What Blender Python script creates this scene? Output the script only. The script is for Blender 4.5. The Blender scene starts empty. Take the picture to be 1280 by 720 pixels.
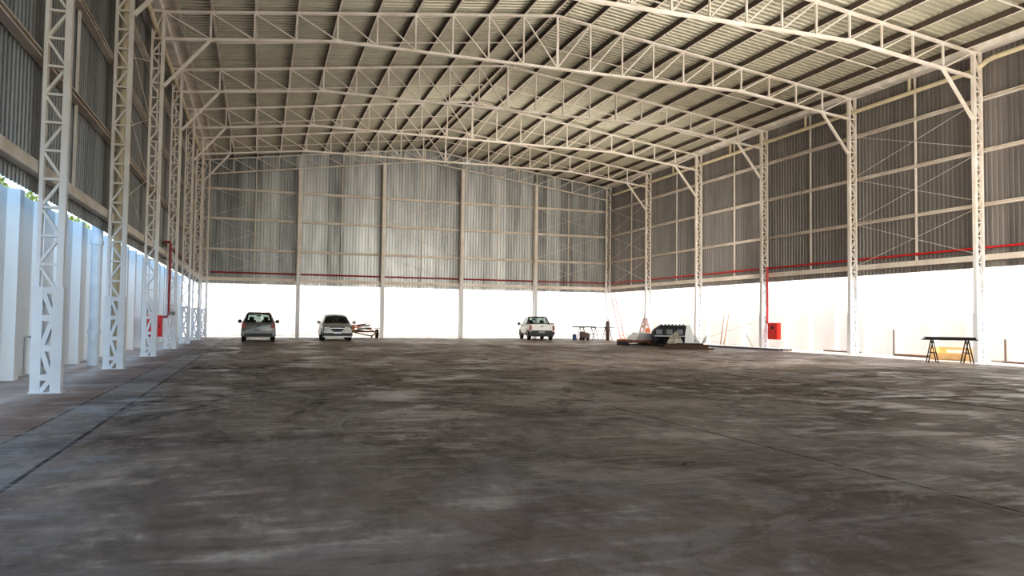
import bpy, math, random
from mathutils import Vector, Matrix
random.seed(7)
C = bpy.context.scene.collection
PI = math.pi

# ------------------------------------------------------------------ layout
XL, XR = -3.055, 23.724          # inner faces of the side columns
Y0, BAY, NF = 14.148, 6.0, 7     # first frame in view, bay length, number of frames
YB = Y0 + 6 * BAY                # last frame (gable)
PAN = (XR - XL) / 20.0           # truss panel
XM = (XL + XR) / 2
ZE, ZR = 10.93, 12.66            # top chord at the eave and at the ridge
ZB0, ZB1 = 10.05, 10.66          # bottom chord at the column and in the middle
WLX, WRX, WBY = XL - 0.60, XR + 0.60, YB + 0.62   # cladding planes
YF = -9.85                        # open front end of the hall

def ztop(x): return ZR - (ZR - ZE) * abs(x - XM) / (XM - XL)
def zbot(x):
    d = (XM - XL) - abs(x - XM)
    return ZB0 + (ZB1 - ZB0) * min(1, d / (4 * PAN))
def zbot_gable(x): return ZB0 + (11.84 - ZB0) * (1 - abs(x - XM) / (XM - XL))
def frame_y(i): return Y0 + BAY * i

# ------------------------------------------------------------------ materials
def newmat(name):
    m = bpy.data.materials.new(name); m.use_nodes = True
    nt = m.node_tree; b = nt.nodes['Principled BSDF']
    return m, nt, b
def N(nt, t, **k):
    n = nt.nodes.new(t)
    for a, v in k.items(): setattr(n, a, v)
    return n
def paint(name, col, rough=0.5, metal=0.0, var=0.12, scale=3.0, stretch=(1, 1, 1), dirt=None, dirt_amt=0.5, spec=0.5):
    m, nt, b = newmat(name)
    tc = N(nt, 'ShaderNodeTexCoord'); mp = N(nt, 'ShaderNodeMapping'); mp.inputs['Scale'].default_value = stretch
    nz = N(nt, 'ShaderNodeTexNoise'); nz.inputs['Scale'].default_value = scale; nz.inputs['Detail'].default_value = 5
    nt.links.new(tc.outputs['Object'], mp.inputs[0]); nt.links.new(mp.outputs[0], nz.inputs['Vector'])
    r = N(nt, 'ShaderNodeValToRGB')
    c0 = dirt if dirt else tuple(c * (1 - var) for c in col)
    c1 = tuple(min(1, c * (1 + var * .5)) for c in col)
    r.color_ramp.elements[0].position = 0.3 if not dirt else 0.5 - dirt_amt * .4
    r.color_ramp.elements[1].position = 0.65
    r.color_ramp.elements[0].color = (*c0, 1); r.color_ramp.elements[1].color = (*c1, 1)
    nt.links.new(nz.outputs['Fac'], r.inputs[0]); nt.links.new(r.outputs[0], b.inputs['Base Color'])
    b.inputs['Roughness'].default_value = rough; b.inputs['Metallic'].default_value = metal
    b.inputs['Specular IOR Level'].default_value = spec
    return m
M = {}
M['steel'] = paint('beige_steel_paint', (.83, .765, .68), .5, scale=1.2, dirt=(.70, .60, .49), dirt_amt=.45)
def column_daylit_paint():  # daylight on the lower columns painted in as white, fading to beige above
    m = M['steel'].copy(); m.name = 'column_daylit_paint'; nt = m.node_tree; b = nt.nodes['Principled BSDF']
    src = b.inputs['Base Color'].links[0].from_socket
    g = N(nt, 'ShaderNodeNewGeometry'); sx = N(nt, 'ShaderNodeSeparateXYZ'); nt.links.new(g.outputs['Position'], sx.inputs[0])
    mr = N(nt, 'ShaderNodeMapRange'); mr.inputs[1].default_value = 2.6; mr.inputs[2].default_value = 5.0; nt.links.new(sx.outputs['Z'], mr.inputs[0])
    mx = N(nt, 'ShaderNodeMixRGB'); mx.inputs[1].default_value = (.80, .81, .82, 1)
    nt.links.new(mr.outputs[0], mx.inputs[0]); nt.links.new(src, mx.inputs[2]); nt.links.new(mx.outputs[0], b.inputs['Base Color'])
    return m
M['column'] = column_daylit_paint()
M['steel_shade'] = paint('web_shade_brown', (.10, .075, .058), .6)  # brown for the purlin webs with their shade painted in
M['white'] = paint('white_paint', (.8, .8, .79), .5, var=.05)
M['skirt'] = paint('white_concrete_paint', (.76, .78, .81), .7, var=.06)
M['gutter'] = paint('gutter_paint', (.88, .82, .73), .45, scale=2, dirt=(.72, .66, .57), dirt_amt=.3)
M['pipe'] = paint('cream_pipe', (.72, .62, .42), .45, scale=2)
M['pvc'] = paint('pvc_pipe', (.72, .76, .8), .4)
M['red'] = paint('red_paint', (.62, .028, .03), .4, var=.15)
M['redbox'] = paint('red_box_paint', (.72, .035, .02), .4, var=.1)
M['darkred'] = paint('dark_red_paint', (.33, .03, .035), .4, var=.15)
M['black'] = paint('black_paint', (.006, .006, .007), .45, spec=.3)
M['rubber'] = paint('rubber', (.014, .014, .014), .8)
M['silver'] = paint('silver_car_paint', (.2, .2, .19), .35, metal=.5, var=.04)
M['silver2'] = paint('light_silver_car_paint', (.42, .42, .40), .35, metal=.3, var=.04)
M['whitecar'] = paint('white_car_paint', (.8, .8, .77), .3, var=.03)
M['plastic'] = paint('dark_plastic', (.03, .03, .032), .55)
M['seat'] = paint('seat_cloth', (.03, .035, .035), .9)
M['chrome'] = paint('chrome', (.6, .6, .6), .2, metal=1, var=.02)
M['plate'] = paint('plate_white', (.9, .9, .92), .5, var=.02)
M['plateblue'] = paint('plate_blue', (.03, .08, .4), .5, var=.02)
M['plategrey'] = paint('plate_grey', (.3, .29, .28), .5, var=.1)
M['tail'] = paint('tail_light_red', (.28, .03, .025), .25, var=.1)
M['lamp'] = paint('lamp_clear', (.75, .8, .85), .1, metal=.3, var=.02)
M['wood'] = paint('brown_wood', (.11, .06, .035), .75, scale=6, stretch=(1, 5, 5), dirt=(.04, .022, .015))
M['ply'] = paint('yellow_plywood', (.85, .55, .27), .6, scale=4, stretch=(1, 4, 4))
M['plank'] = paint('weathered_plank', (.16, .11, .08), .75, scale=6)
M['plankor'] = paint('reddish_plank', (.5, .22, .1), .7, scale=6)
M['grey'] = paint('grey_metal', (.35, .35, .36), .4, metal=.5)
M['greyplastic'] = paint('grey_sheet', (.55, .56, .56), .5)
M['tarp'] = paint('crumpled_tarp', (.5, .47, .4), .7, scale=5, dirt=(.22, .19, .14))
M['brown'] = paint('brown_enamel', (.12, .075, .06), .5)
M['pink'] = paint('faded_red_aluminium', (.6, .2, .17), .45)
M['plankpale'] = paint('pale_bare_board', (.42, .3, .22), .7, scale=6)
M['greydark'] = paint('dull_grey_metal', (.17, .17, .18), .5)
M['palepink'] = paint('pale_pink_paint', (.6, .38, .33), .5)
M['blue'] = paint('blue_plastic', (.05, .1, .22), .5)
M['orange'] = paint('orange_plastic', (.85, .25, .1), .5)
M['rust'] = paint('rusty_steel', (.2, .09, .05), .7, scale=8, dirt=(.08, .035, .025))
M['leaf'] = paint('foliage', (.6, .55, .12), .7, scale=3, dirt=(.3, .32, .08))
M['bark'] = paint('bark', (.12, .09, .06), .9)

def glass(name, tint, alpha):
    m, nt, b = newmat(name)
    b.inputs['Base Color'].default_value = (*tint, 1); b.inputs['Roughness'].default_value = .05
    b.inputs['Specular IOR Level'].default_value = .6
    tr = N(nt, 'ShaderNodeBsdfTransparent'); tr.inputs[0].default_value = (.75, .85, .82, 1)
    mx = N(nt, 'ShaderNodeMixShader'); mx.inputs[0].default_value = alpha
    nt.links.new(tr.outputs[0], mx.inputs[1]); nt.links.new(b.outputs[0], mx.inputs[2])
    nt.links.new(mx.outputs[0], nt.nodes['Material Output'].inputs[0])
    return m
M['glass'] = glass('car_glass', (.02, .025, .025), .3)
M['glassd'] = glass('dark_car_glass', (.012, .015, .014), .88)

def cladding_mat(name, axis, base=(.42, .42, .41), spread=.45):
    """galvanised sheet: one tone per sheet, soft vertical weathering"""
    m, nt, b = newmat(name)
    tc = N(nt, 'ShaderNodeTexCoord'); sx = N(nt, 'ShaderNodeSeparateXYZ'); nt.links.new(tc.outputs['Object'], sx.inputs[0])
    f = N(nt, 'ShaderNodeMath', operation='DIVIDE'); f.inputs[1].default_value = 1.02
    nt.links.new(sx.outputs[axis], f.inputs[0])
    fl = N(nt, 'ShaderNodeMath', operation='FLOOR'); nt.links.new(f.outputs[0], fl.inputs[0])
    wn = N(nt, 'ShaderNodeTexWhiteNoise', noise_dimensions='1D'); nt.links.new(fl.outputs[0], wn.inputs['W'])
    mp = N(nt, 'ShaderNodeMapping'); mp.inputs['Scale'].default_value = (3, 3, .35) if axis != 'Z' else (1, 1, 1)
    nz = N(nt, 'ShaderNodeTexNoise'); nz.inputs['Scale'].default_value = .8; nz.inputs['Detail'].default_value = 5
    nt.links.new(tc.outputs['Object'], mp.inputs[0]); nt.links.new(mp.outputs[0], nz.inputs['Vector'])
    a = N(nt, 'ShaderNodeMath', operation='MULTIPLY_ADD'); a.inputs[1].default_value = .45; nt.links.new(wn.outputs['Value'], a.inputs[0])
    nt.links.new(nz.outputs['Fac'], a.inputs[2])
    r = N(nt, 'ShaderNodeValToRGB'); r.color_ramp.elements[0].position = .3; r.color_ramp.elements[1].position = 1.05
    r.color_ramp.elements[0].color = (*[c * (1 - spread) for c in base], 1); r.color_ramp.elements[1].color = (*[c * (1 + spread) for c in base], 1)
    nt.links.new(a.outputs[0], r.inputs[0]); nt.links.new(r.outputs[0], b.inputs['Base Color'])
    b.inputs['Metallic'].default_value = .35; b.inputs['Roughness'].default_value = .42
    return m
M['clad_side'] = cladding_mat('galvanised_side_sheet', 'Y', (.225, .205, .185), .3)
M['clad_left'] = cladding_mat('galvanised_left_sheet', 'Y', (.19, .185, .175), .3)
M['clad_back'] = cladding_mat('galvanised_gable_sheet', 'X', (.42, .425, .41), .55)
M['roof'] = cladding_mat('cream_roof_sheet', 'Y', (.50, .475, .37), .15)

def floor_mat():
    m, nt, b = newmat('stained_concrete')
    L = nt.links
    tc = N(nt, 'ShaderNodeTexCoord'); sx = N(nt, 'ShaderNodeSeparateXYZ'); L.new(tc.outputs['Object'], sx.inputs[0])
    Yd = sx.outputs['Y']
    def noise(scale, st, det=6, rough=.6, dist=0):
        mp = N(nt, 'ShaderNodeMapping'); mp.inputs['Scale'].default_value = st
        n = N(nt, 'ShaderNodeTexNoise'); n.inputs['Scale'].default_value = scale; n.inputs['Detail'].default_value = det
        n.inputs['Roughness'].default_value = rough; n.inputs['Distortion'].default_value = dist
        L.new(tc.outputs['Object'], mp.inputs[0]); L.new(mp.outputs[0], n.inputs['Vector']); return n.outputs['Fac']
    def ramp(src, stops):
        r = N(nt, 'ShaderNodeValToRGB'); e = r.color_ramp.elements
        while len(e) < len(stops): e.new(.5)
        for el, (p, c) in zip(e, stops): el.position = p; el.color = (*c, 1) if len(c) == 3 else c
        L.new(src, r.inputs[0]); return r.outputs[0]
    def math_(op, a, b_, c=None):
        n = N(nt, 'ShaderNodeMath', operation=op)
        for i, v in enumerate((a, b_, c)):
            if v is None: continue
            if isinstance(v, (int, float)): n.inputs[i].default_value = v
            else: L.new(v, n.inputs[i])
        return n.outputs[0]
    def mix(f, a, b_, mode='MIX'):
        n = N(nt, 'ShaderNodeMixRGB', blend_type=mode)
        for i, v in enumerate((f, a, b_)):
            if isinstance(v, (int, float)): n.inputs[i].default_value = v
            elif isinstance(v, tuple): n.inputs[i].default_value = (*v, 1)
            else: L.new(v, n.inputs[i])
        return n.outputs[0]
    big = noise(.28, (1, 1, 1), 5, .6, .6)
    mid = noise(.75, (1, .8, 1), 9, .7, .8)
    fine = noise(5, (1, .5, 1), 9, .75, .4)
    strk = noise(2.2, (.25, 1.6, 1), 8, .7, 1.2)
    s = math_('MULTIPLY_ADD', big, .5, math_('MULTIPLY_ADD', mid, .42, math_('MULTIPLY', strk, .38)))
    s = math_('MULTIPLY_ADD', fine, .22, s)
    main = ramp(s, [(.64, (.070, .049, .038)), (.72, (.155, .117, .096)), (.79, (.275, .22, .185)), (.88, (.55, .47, .39))])
    # worn light dust patch rims
    wear = ramp(noise(.55, (1, 1, 1), 10, .72, 1.6), [(.52, (0, 0, 0)), (.56, (1, 1, 1))])
    main = mix(math_('MULTIPLY', wear, .5), main, (.30, .26, .235))
    w2 = ramp(noise(1.3, (1, .7, 1), 10, .74, 1.2), [(.53, (0, 0, 0)), (.60, (1, 1, 1))])
    far = N(nt, 'ShaderNodeMapRange'); far.inputs[1].default_value = 4; far.inputs[2].default_value = 12; L.new(Yd, far.inputs[0])
    main = mix(math_('MULTIPLY', math_('MULTIPLY', w2, far.outputs[0]), .8), main, (.44, .385, .34))
    w3 = ramp(noise(.8, (1, .6, 1), 9, .7, 1.5), [(.52, (0, 0, 0)), (.62, (1, 1, 1))])
    main = mix(math_('MULTIPLY', math_('MULTIPLY', w3, far.outputs[0]), .8), main, (.028, .021, .017))
    # fine scratches
    vor = N(nt, 'ShaderNodeTexVoronoi', feature='DISTANCE_TO_EDGE'); vor.inputs['Scale'].default_value = .9
    mpv = N(nt, 'ShaderNodeMapping'); mpv.inputs['Rotation'].default_value = (0, 0, .5); mpv.inputs['Scale'].default_value = (1, .35, 1)
    L.new(tc.outputs['Object'], mpv.inputs[0]); L.new(mpv.outputs[0], vor.inputs['Vector'])
    sc = ramp(vor.outputs['Distance'], [(0, (1, 1, 1)), (.006, (0, 0, 0))])
    main = mix(math_('MULTIPLY', sc, .10), main, (.3, .27, .24))
    side = ramp(s, [(.64, (.16, .105, .08)), (.76, (.28, .19, .145)), (.88, (.40, .30, .25))])
    kerb = ramp(s, [(.66, (.09, .075, .065)), (.74, (.22, .19, .17)), (.84, (.42, .38, .35))])
    X = sx.outputs['X']; Yc = sx.outputs['Y']
    lt = math_('LESS_THAN', X, -1.73); col = mix(lt, main, kerb)
    lt2 = math_('LESS_THAN', X, -2.36); col = mix(lt2, col, side)
    # paler floor outside the column lines, its daylight put into the colour
    gx = math_('GREATER_THAN', X, 24.2); gy = math_('GREATER_THAN', Yc, 50.6)
    col = mix(math_('MAXIMUM', gx, gy), col, (.5, .46, .42))
    edge = N(nt, 'ShaderNodeMapRange'); edge.inputs[1].default_value = 22; edge.inputs[2].default_value = 50  # far floor painted paler, for the sheen of the bright walls
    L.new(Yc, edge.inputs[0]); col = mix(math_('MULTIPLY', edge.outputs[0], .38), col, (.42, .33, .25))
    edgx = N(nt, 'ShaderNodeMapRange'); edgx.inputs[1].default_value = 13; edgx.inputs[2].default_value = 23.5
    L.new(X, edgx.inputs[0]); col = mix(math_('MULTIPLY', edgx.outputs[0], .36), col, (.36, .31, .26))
    # saw-cut joints
    wob = math_('MULTIPLY', math_('SUBTRACT', noise(1.5, (1, 1, 1), 4), .5), .03)
    Xw = math_('ADD', X, wob)
    jt = None
    for x0, w in ((-1.73, .022), (-2.36, .014), (5.0, .016), (10.9, .024), (16.8, .018)):
        d = math_('ABSOLUTE', math_('SUBTRACT', Xw, x0), 0); k = math_('LESS_THAN', d, w)
        jt = k if jt is None else math_('MAXIMUM', jt, k)
    stain = math_('MULTIPLY', math_('LESS_THAN', math_('ABSOLUTE', math_('SUBTRACT', math_('ADD', Xw, math_('MULTIPLY', math_('SUBTRACT', strk, .5), .5)), 10.92), 0), .10), .62)
    stain = math_('MULTIPLY', stain, ramp(mid, [(.42, (.35, .35, .35)), (.55, (1, 1, 1))]))
    col = mix(stain, col, (.03, .022, .017))
    yj = math_('ABSOLUTE', math_('SUBTRACT', math_('FRACT', math_('DIVIDE', math_('ADD', Yc, 1.2), 3.0), 0), .5), 0)
    k = math_('MULTIPLY', math_('LESS_THAN', yj, .004), lt); jt = math_('MAXIMUM', jt, k)
    col = mix(math_('MULTIPLY', jt, .85), col, (.02, .016, .014))
    # faint tyre tread marks
    wv = N(nt, 'ShaderNodeTexWave', wave_type='BANDS', bands_direction='Y'); wv.inputs['Scale'].default_value = 1.6
    wv.inputs['Distortion'].default_value = 1.2; wv.inputs['Detail'].default_value = 2; L.new(tc.outputs['Object'], wv.inputs['Vector'])
    tx = math_('LESS_THAN', math_('ABSOLUTE', math_('SUBTRACT', Xw, math_('MULTIPLY_ADD', Yc, .05, .15)), 0), .16)
    col = mix(math_('MULTIPLY', math_('MULTIPLY', tx, wv.outputs['Fac']), .14), col, (.25, .22, .2))
    L.new(col, b.inputs['Base Color'])
    rr = ramp(math_('MULTIPLY_ADD', strk, .5, math_('MULTIPLY', mid, .5)), [(.44, (.28, .28, .28)), (.54, (.75, .75, .75))])
    L.new(rr, b.inputs['Roughness']); b.inputs['Specular IOR Level'].default_value = .28
    bp = N(nt, 'ShaderNodeBump'); bp.inputs['Strength'].default_value = .25; bp.inputs['Distance'].default_value = .012
    L.new(s, bp.inputs['Height']); L.new(bp.outputs[0], b.inputs['Normal'])
    return m
M['floor'] = floor_mat()
M['outer'] = paint('white_precast_wall', (.86, .865, .87), .8, var=.04, scale=1.5, stretch=(1, 1, .4))
M['earth'] = paint('red_earth', (.3, .17, .1), .9)

# ------------------------------------------------------------------ mesh helpers
class MB:
    def __init__(s): s.v = []; s.f = []; s.mi = []
    def add(s, vs, fs, mi=0):
        o = len(s.v); s.v += [tuple(v) for v in vs]; s.f += [tuple(i + o for i in f) for f in fs]; s.mi += [mi] * len(fs)
    def box(s, x0, x1, y0, y1, z0, z1, mi=0):
        s.add([(x0, y0, z0), (x1, y0, z0), (x1, y1, z0), (x0, y1, z0), (x0, y0, z1), (x1, y0, z1), (x1, y1, z1), (x0, y1, z1)],
              [(0, 3, 2, 1), (4, 5, 6, 7), (0, 1, 5, 4), (1, 2, 6, 5), (2, 3, 7, 6), (3, 0, 4, 7)], mi)
    def bar(s, p, q, w, h, up=(0, 0, 1), mi=0):
        p, q = Vector(p), Vector(q); d = (q - p).normalized(); up = Vector(up)
        if abs(d.dot(up)) > .98: up = Vector((0, 1, 0))
        a = d.cross(up).normalized() * w / 2; b = a.cross(d).normalized() * h / 2
        vs = [p + i * a + j * b for i, j in ((-1, -1), (1, -1), (1, 1), (-1, 1))] + [q + i * a + j * b for i, j in ((-1, -1), (1, -1), (1, 1), (-1, 1))]
        s.add(vs, [(0, 3, 2, 1), (4, 5, 6, 7), (0, 1, 5, 4), (1, 2, 6, 5), (2, 3, 7, 6), (3, 0, 4, 7)], mi)
    def tube(s, pts, r, n=10, mi=0, caps=True):
        pts = [Vector(p) for p in pts]; rs = r if isinstance(r, (list, tuple)) else [r] * len(pts)
        vs = []
        for i, p in enumerate(pts):
            d = (pts[min(i + 1, len(pts) - 1)] - pts[max(i - 1, 0)]).normalized()
            up = Vector((0, 0, 1)) if abs(d.z) < .95 else Vector((1, 0, 0))
            a = d.cross(up).normalized(); b = a.cross(d).normalized()
            vs += [p + (a * math.cos(2 * PI * k / n) + b * math.sin(2 * PI * k / n)) * rs[i] for k in range(n)]
        fs = [(i * n + k, i * n + (k + 1) % n, (i + 1) * n + (k + 1) % n, (i + 1) * n + k) for i in range(len(pts) - 1) for k in range(n)]
        if caps: fs += [tuple(range(n))[::-1], tuple((len(pts) - 1) * n + k for k in range(n))]
        s.add(vs, fs, mi)
    def prism(s, prof, p, ax, a, b, mi=0, closed=True):
        """prof: 2D points in the (a,b) plane at p, extruded by vector ax"""
        p, ax, a, b = map(Vector, (p, ax, a, b)); n = len(prof)
        v0 = [p + a * u + b * w for u, w in prof]; vs = v0 + [v + ax for v in v0]
        fs = [(i, (i + 1) % n, n + (i + 1) % n, n + i) for i in range(n if closed else n - 1)]
        if closed: fs += [tuple(range(n))[::-1], tuple(range(n, 2 * n))]
        s.add(vs, fs, mi)
    def mesh(s, name, mats, smooth=False):
        me = bpy.data.meshes.new(name); me.from_pydata(s.v, [], s.f)
        for m in (mats if isinstance(mats, (list, tuple)) else [mats]): me.materials.append(M[m] if isinstance(m, str) else m)
        for p, i in zip(me.polygons, s.mi): p.material_index = i; p.use_smooth = smooth
        me.update(); return me
    def build(s, name, mats, parent=None, smooth=False, loc=None):
        o = bpy.data.objects.new(name, s.mesh(name, mats, smooth)); C.objects.link(o)
        if parent: o.parent = parent
        if loc: o.location = loc
        return o
def fix_normals(o):
    import bmesh
    bm = bmesh.new(); bm.from_mesh(o.data); bmesh.ops.recalc_face_normals(bm, faces=bm.faces); bm.to_mesh(o.data); bm.free()
def tag(o, label=None, cat=None, group=None, kind=None):
    if label: o['label'] = label
    if cat: o['category'] = cat
    if group: o['group'] = group
    if kind: o['kind'] = kind
    return o
def thing(name, label, cat, loc=(0, 0, 0), rotz=0, group=None):
    o = bpy.data.objects.new(name, None); C.objects.link(o); o.empty_display_size = .2
    o.location = loc; o.rotation_euler = (0, 0, rotz)
    return tag(o, label, cat, group)
def struct(name, mb, mats, smooth=False):
    o = mb.build(name, mats, None, smooth); o['kind'] = 'structure'; return o
KIDS = {}
def copy_tree(o, parent=None):
    c = o.copy(); C.objects.link(c)
    if parent: c.parent = parent
    for ch in [x for x in o.children]: copy_tree(ch, c)
    return c
def place(o, loc, rotz=0, label=None, group=None):
    o.location = loc; o.rotation_euler = (0, 0, rotz)
    if label: o['label'] = label
    if group: o['group'] = group
    return o
ORD = ['nearest', 'second nearest', 'third nearest', 'fourth nearest', 'fifth nearest', 'sixth nearest', 'seventh nearest', 'eighth nearest']

# ------------------------------------------------------------------ floor, cladding, roof
b = MB(); b.add([(-30, -25, 0), (60, -25, 0), (60, 80, 0), (-30, 80, 0)], [(0, 1, 2, 3)]); struct('floor', b, 'floor')

def corrugated(L, pitch=.2, depth=.045):
    """trapezoidal profile points (u, offset) along length L"""
    pts = []; u = 0
    while u < L:
        pts += [(u, 0), (u + pitch * .5, 0), (u + pitch * .6, depth), (u + pitch * .9, depth)]; u += pitch
    return [(min(a, L), c) for a, c in pts] + [(L, 0)]
def side_wall(name, x, sgn, y0, y1, z0, z1, mat):
    mb = MB(); P = corrugated(y1 - y0); n = len(P)
    vs = [(x + sgn * d, y0 + u, z) for z in (z0, z1) for u, d in P]
    mb.add(vs, [(i, i + 1, n + i + 1, n + i) for i in range(n - 1)])
    # outer skin, a few centimetres behind, so that no sky shines through
    return struct(name, mb, mat)
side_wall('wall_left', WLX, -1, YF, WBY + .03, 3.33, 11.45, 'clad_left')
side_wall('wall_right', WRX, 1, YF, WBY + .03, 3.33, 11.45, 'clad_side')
mb = MB(); P = corrugated(WRX - WLX); n = len(P)
vs = [(WLX + u, WBY + d, 3.33) for u, d in P] + [(WLX + u, WBY + d, ztop(min(max(WLX + u, XL), XR)) + .34) for u, d in P]
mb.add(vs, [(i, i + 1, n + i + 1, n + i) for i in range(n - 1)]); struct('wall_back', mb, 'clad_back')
# roof: two slopes of trapezoidal sheet, ribs run down the slope
mb = MB(); P = corrugated(WBY - YF + .3, .25, .035); n = len(P)
for xa, xb in ((XL + .12, XM), (XM, XR - .12)):
    vs = [(x, YF + u, ztop(x) + .26 + d) for x in (xa, xb) for u, d in P]
    mb.add(vs, [(i, i + 1, n + i + 1, n + i) for i in range(n - 1)])
struct('ceiling', mb, 'roof')
# eave gutters
for s, x0 in ((-1, XL), (1, XR)):
    g = MB(); L = WBY - YF
    w = lambda a: x0 + s * a
    prof = [(w(.57), 11.42), (w(.57), 10.99), (w(.12), 10.99), (w(.10), 11.0), (w(.08), 11.13), (w(-.22), 11.165), (w(-.22), 11.19), (w(.06), 11.16), (w(.10), 11.03), (w(.54), 11.03), (w(.54), 11.42)]
    g.prism(prof, (0, YF, 0), (0, L, 0), (1, 0, 0), (0, 0, 1))
    for k in range(14):                                   # brackets under the trough
        y = YF + 2.5 + k * 4
        g.bar((w(.1), y, 10.98), (w(.55), y, 10.98), .05, .02)
    o = g.build('eave_gutter', 'gutter'); fix_normals(o)
    tag(o, 'wide beige sheet metal gutter along the %s eave below the roof edge' % ('left' if s < 0 else 'right'), 'gutter', 'eave gutters')

# outer boundary walls with pilasters
def outer_wall(name, along, fixed, a0, a1, face, zt=3.85, first=0.6, pitch=1.8):
    mb = MB(); dep = .2
    if along == 'Y': mb.box(min(fixed, fixed - face * .2), max(fixed, fixed - face * .2), a0, a1, 0, zt)
    else: mb.box(a0, a1, min(fixed, fixed - face * .2), max(fixed, fixed - face * .2), 0, zt)
    a = a0 + first
    while a < a1 - .4:
        for lo, hi in ((a, a + .42),):
            f0, f1 = sorted((fixed - face * .02, fixed + face * dep))
            ch = .06
            if along == 'Y':
                mb.prism([(fixed, lo), (fixed + face * dep, lo + ch), (fixed + face * dep, hi - ch), (fixed, hi)], (0, 0, 0), (0, 0, zt), (1, 0, 0), (0, 1, 0))
            else:
                mb.prism([(lo, fixed), (lo + ch, fixed + face * dep), (hi - ch, fixed + face * dep), (hi, fixed)], (0, 0, 0), (0, 0, zt), (1, 0, 0), (0, 1, 0))
        a += pitch
    o = struct(name, mb, 'outer'); fix_normals(o); return o
outer_wall('wall_outer_left', 'Y', -4.62, 5, 53, 1, first=.35 + .6, zt=3.68)
outer_wall('wall_outer_right', 'Y', 25.75, 5, 53, -1)
outer_wall('wall_outer_back', 'X', 52.7, -4.82, 25.95, -1, first=1.0)

# ------------------------------------------------------------------ lattice columns
ZN = [1.62 + .4664 * k for k in range(19)]
def lattice_column(height_top, ych, label, lo_nodes=ZN, skirt=True, zend=10.05):
    t = thing('lattice_column', label, 'column', group='white lattice columns')
    h = ych / 2
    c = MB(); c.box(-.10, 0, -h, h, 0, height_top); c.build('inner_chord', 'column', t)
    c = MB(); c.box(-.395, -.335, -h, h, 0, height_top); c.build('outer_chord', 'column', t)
    zs = [z for z in lo_nodes if z < zend - .1] + [zend]
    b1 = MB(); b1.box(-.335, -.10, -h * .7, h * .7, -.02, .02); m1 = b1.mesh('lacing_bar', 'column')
    for z in zs + ([height_top - .03] if height_top > zend + .3 else []):
        o = bpy.data.objects.new('lacing_bar', m1); C.objects.link(o); o.parent = t; o.location = (0, 0, z)
    dz = .4664
    md = []
    for a, c_ in ((-.345, -.09), (-.09, -.345)):
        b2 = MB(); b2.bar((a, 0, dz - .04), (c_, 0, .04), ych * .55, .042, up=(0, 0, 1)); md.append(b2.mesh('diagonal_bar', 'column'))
    for i, z in enumerate(zs[:-1]):
        o = bpy.data.objects.new('diagonal_bar', md[i % 2]); C.objects.link(o); o.parent = t; o.location = (0, 0, z)
    if height_top > zend + .3:
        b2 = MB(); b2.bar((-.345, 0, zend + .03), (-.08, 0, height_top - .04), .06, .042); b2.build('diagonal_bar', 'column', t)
    if skirt:
        k = MB(); hh = h + .025
        k.box(-.415, -.27, -hh, hh, 0, 1.72); k.box(-.13, .025, -hh, hh, 0, 1.72)
        for z in (.25, .72, 1.21, 1.66): k.box(-.28, -.12, -hh * .9, hh * .9, z - .045, z + .05)
        for (za, xa, zb, xb) in ((.02, -.27, .22, -.13), (.70, -.27, .28, -.13), (.76, -.27, 1.18, -.13), (1.63, -.27, 1.26, -.13)):
            k.bar((xa, 0, za), (xb, 0, zb), hh * 1.7, .07)
        k.box(-.43, .045, -hh - .03, hh + .03, 0, .02)
        k.build('column_skirt', 'skirt', t)
    return t
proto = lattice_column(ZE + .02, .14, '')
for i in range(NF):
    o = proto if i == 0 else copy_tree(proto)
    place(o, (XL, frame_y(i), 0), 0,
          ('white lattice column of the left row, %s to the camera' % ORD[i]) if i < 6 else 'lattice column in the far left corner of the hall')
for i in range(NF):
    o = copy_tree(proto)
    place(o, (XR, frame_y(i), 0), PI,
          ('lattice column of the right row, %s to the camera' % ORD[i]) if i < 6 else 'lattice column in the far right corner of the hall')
gnames = {4: 'first', 8: 'second', 12: 'third', 16: 'fourth'}
for j in (4, 8, 12, 16):
    x = XL + j * PAN; zt = zbot_gable(x)
    o = lattice_column(zt, .22, '', [.3 + .4664 * k for k in range(30)], False, zt - .02)
    place(o, (x, YB - .03, 0), -PI / 2, 'slim pale gable wall column, %s from the left corner' % gnames[j], 'gable wall columns')

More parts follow.
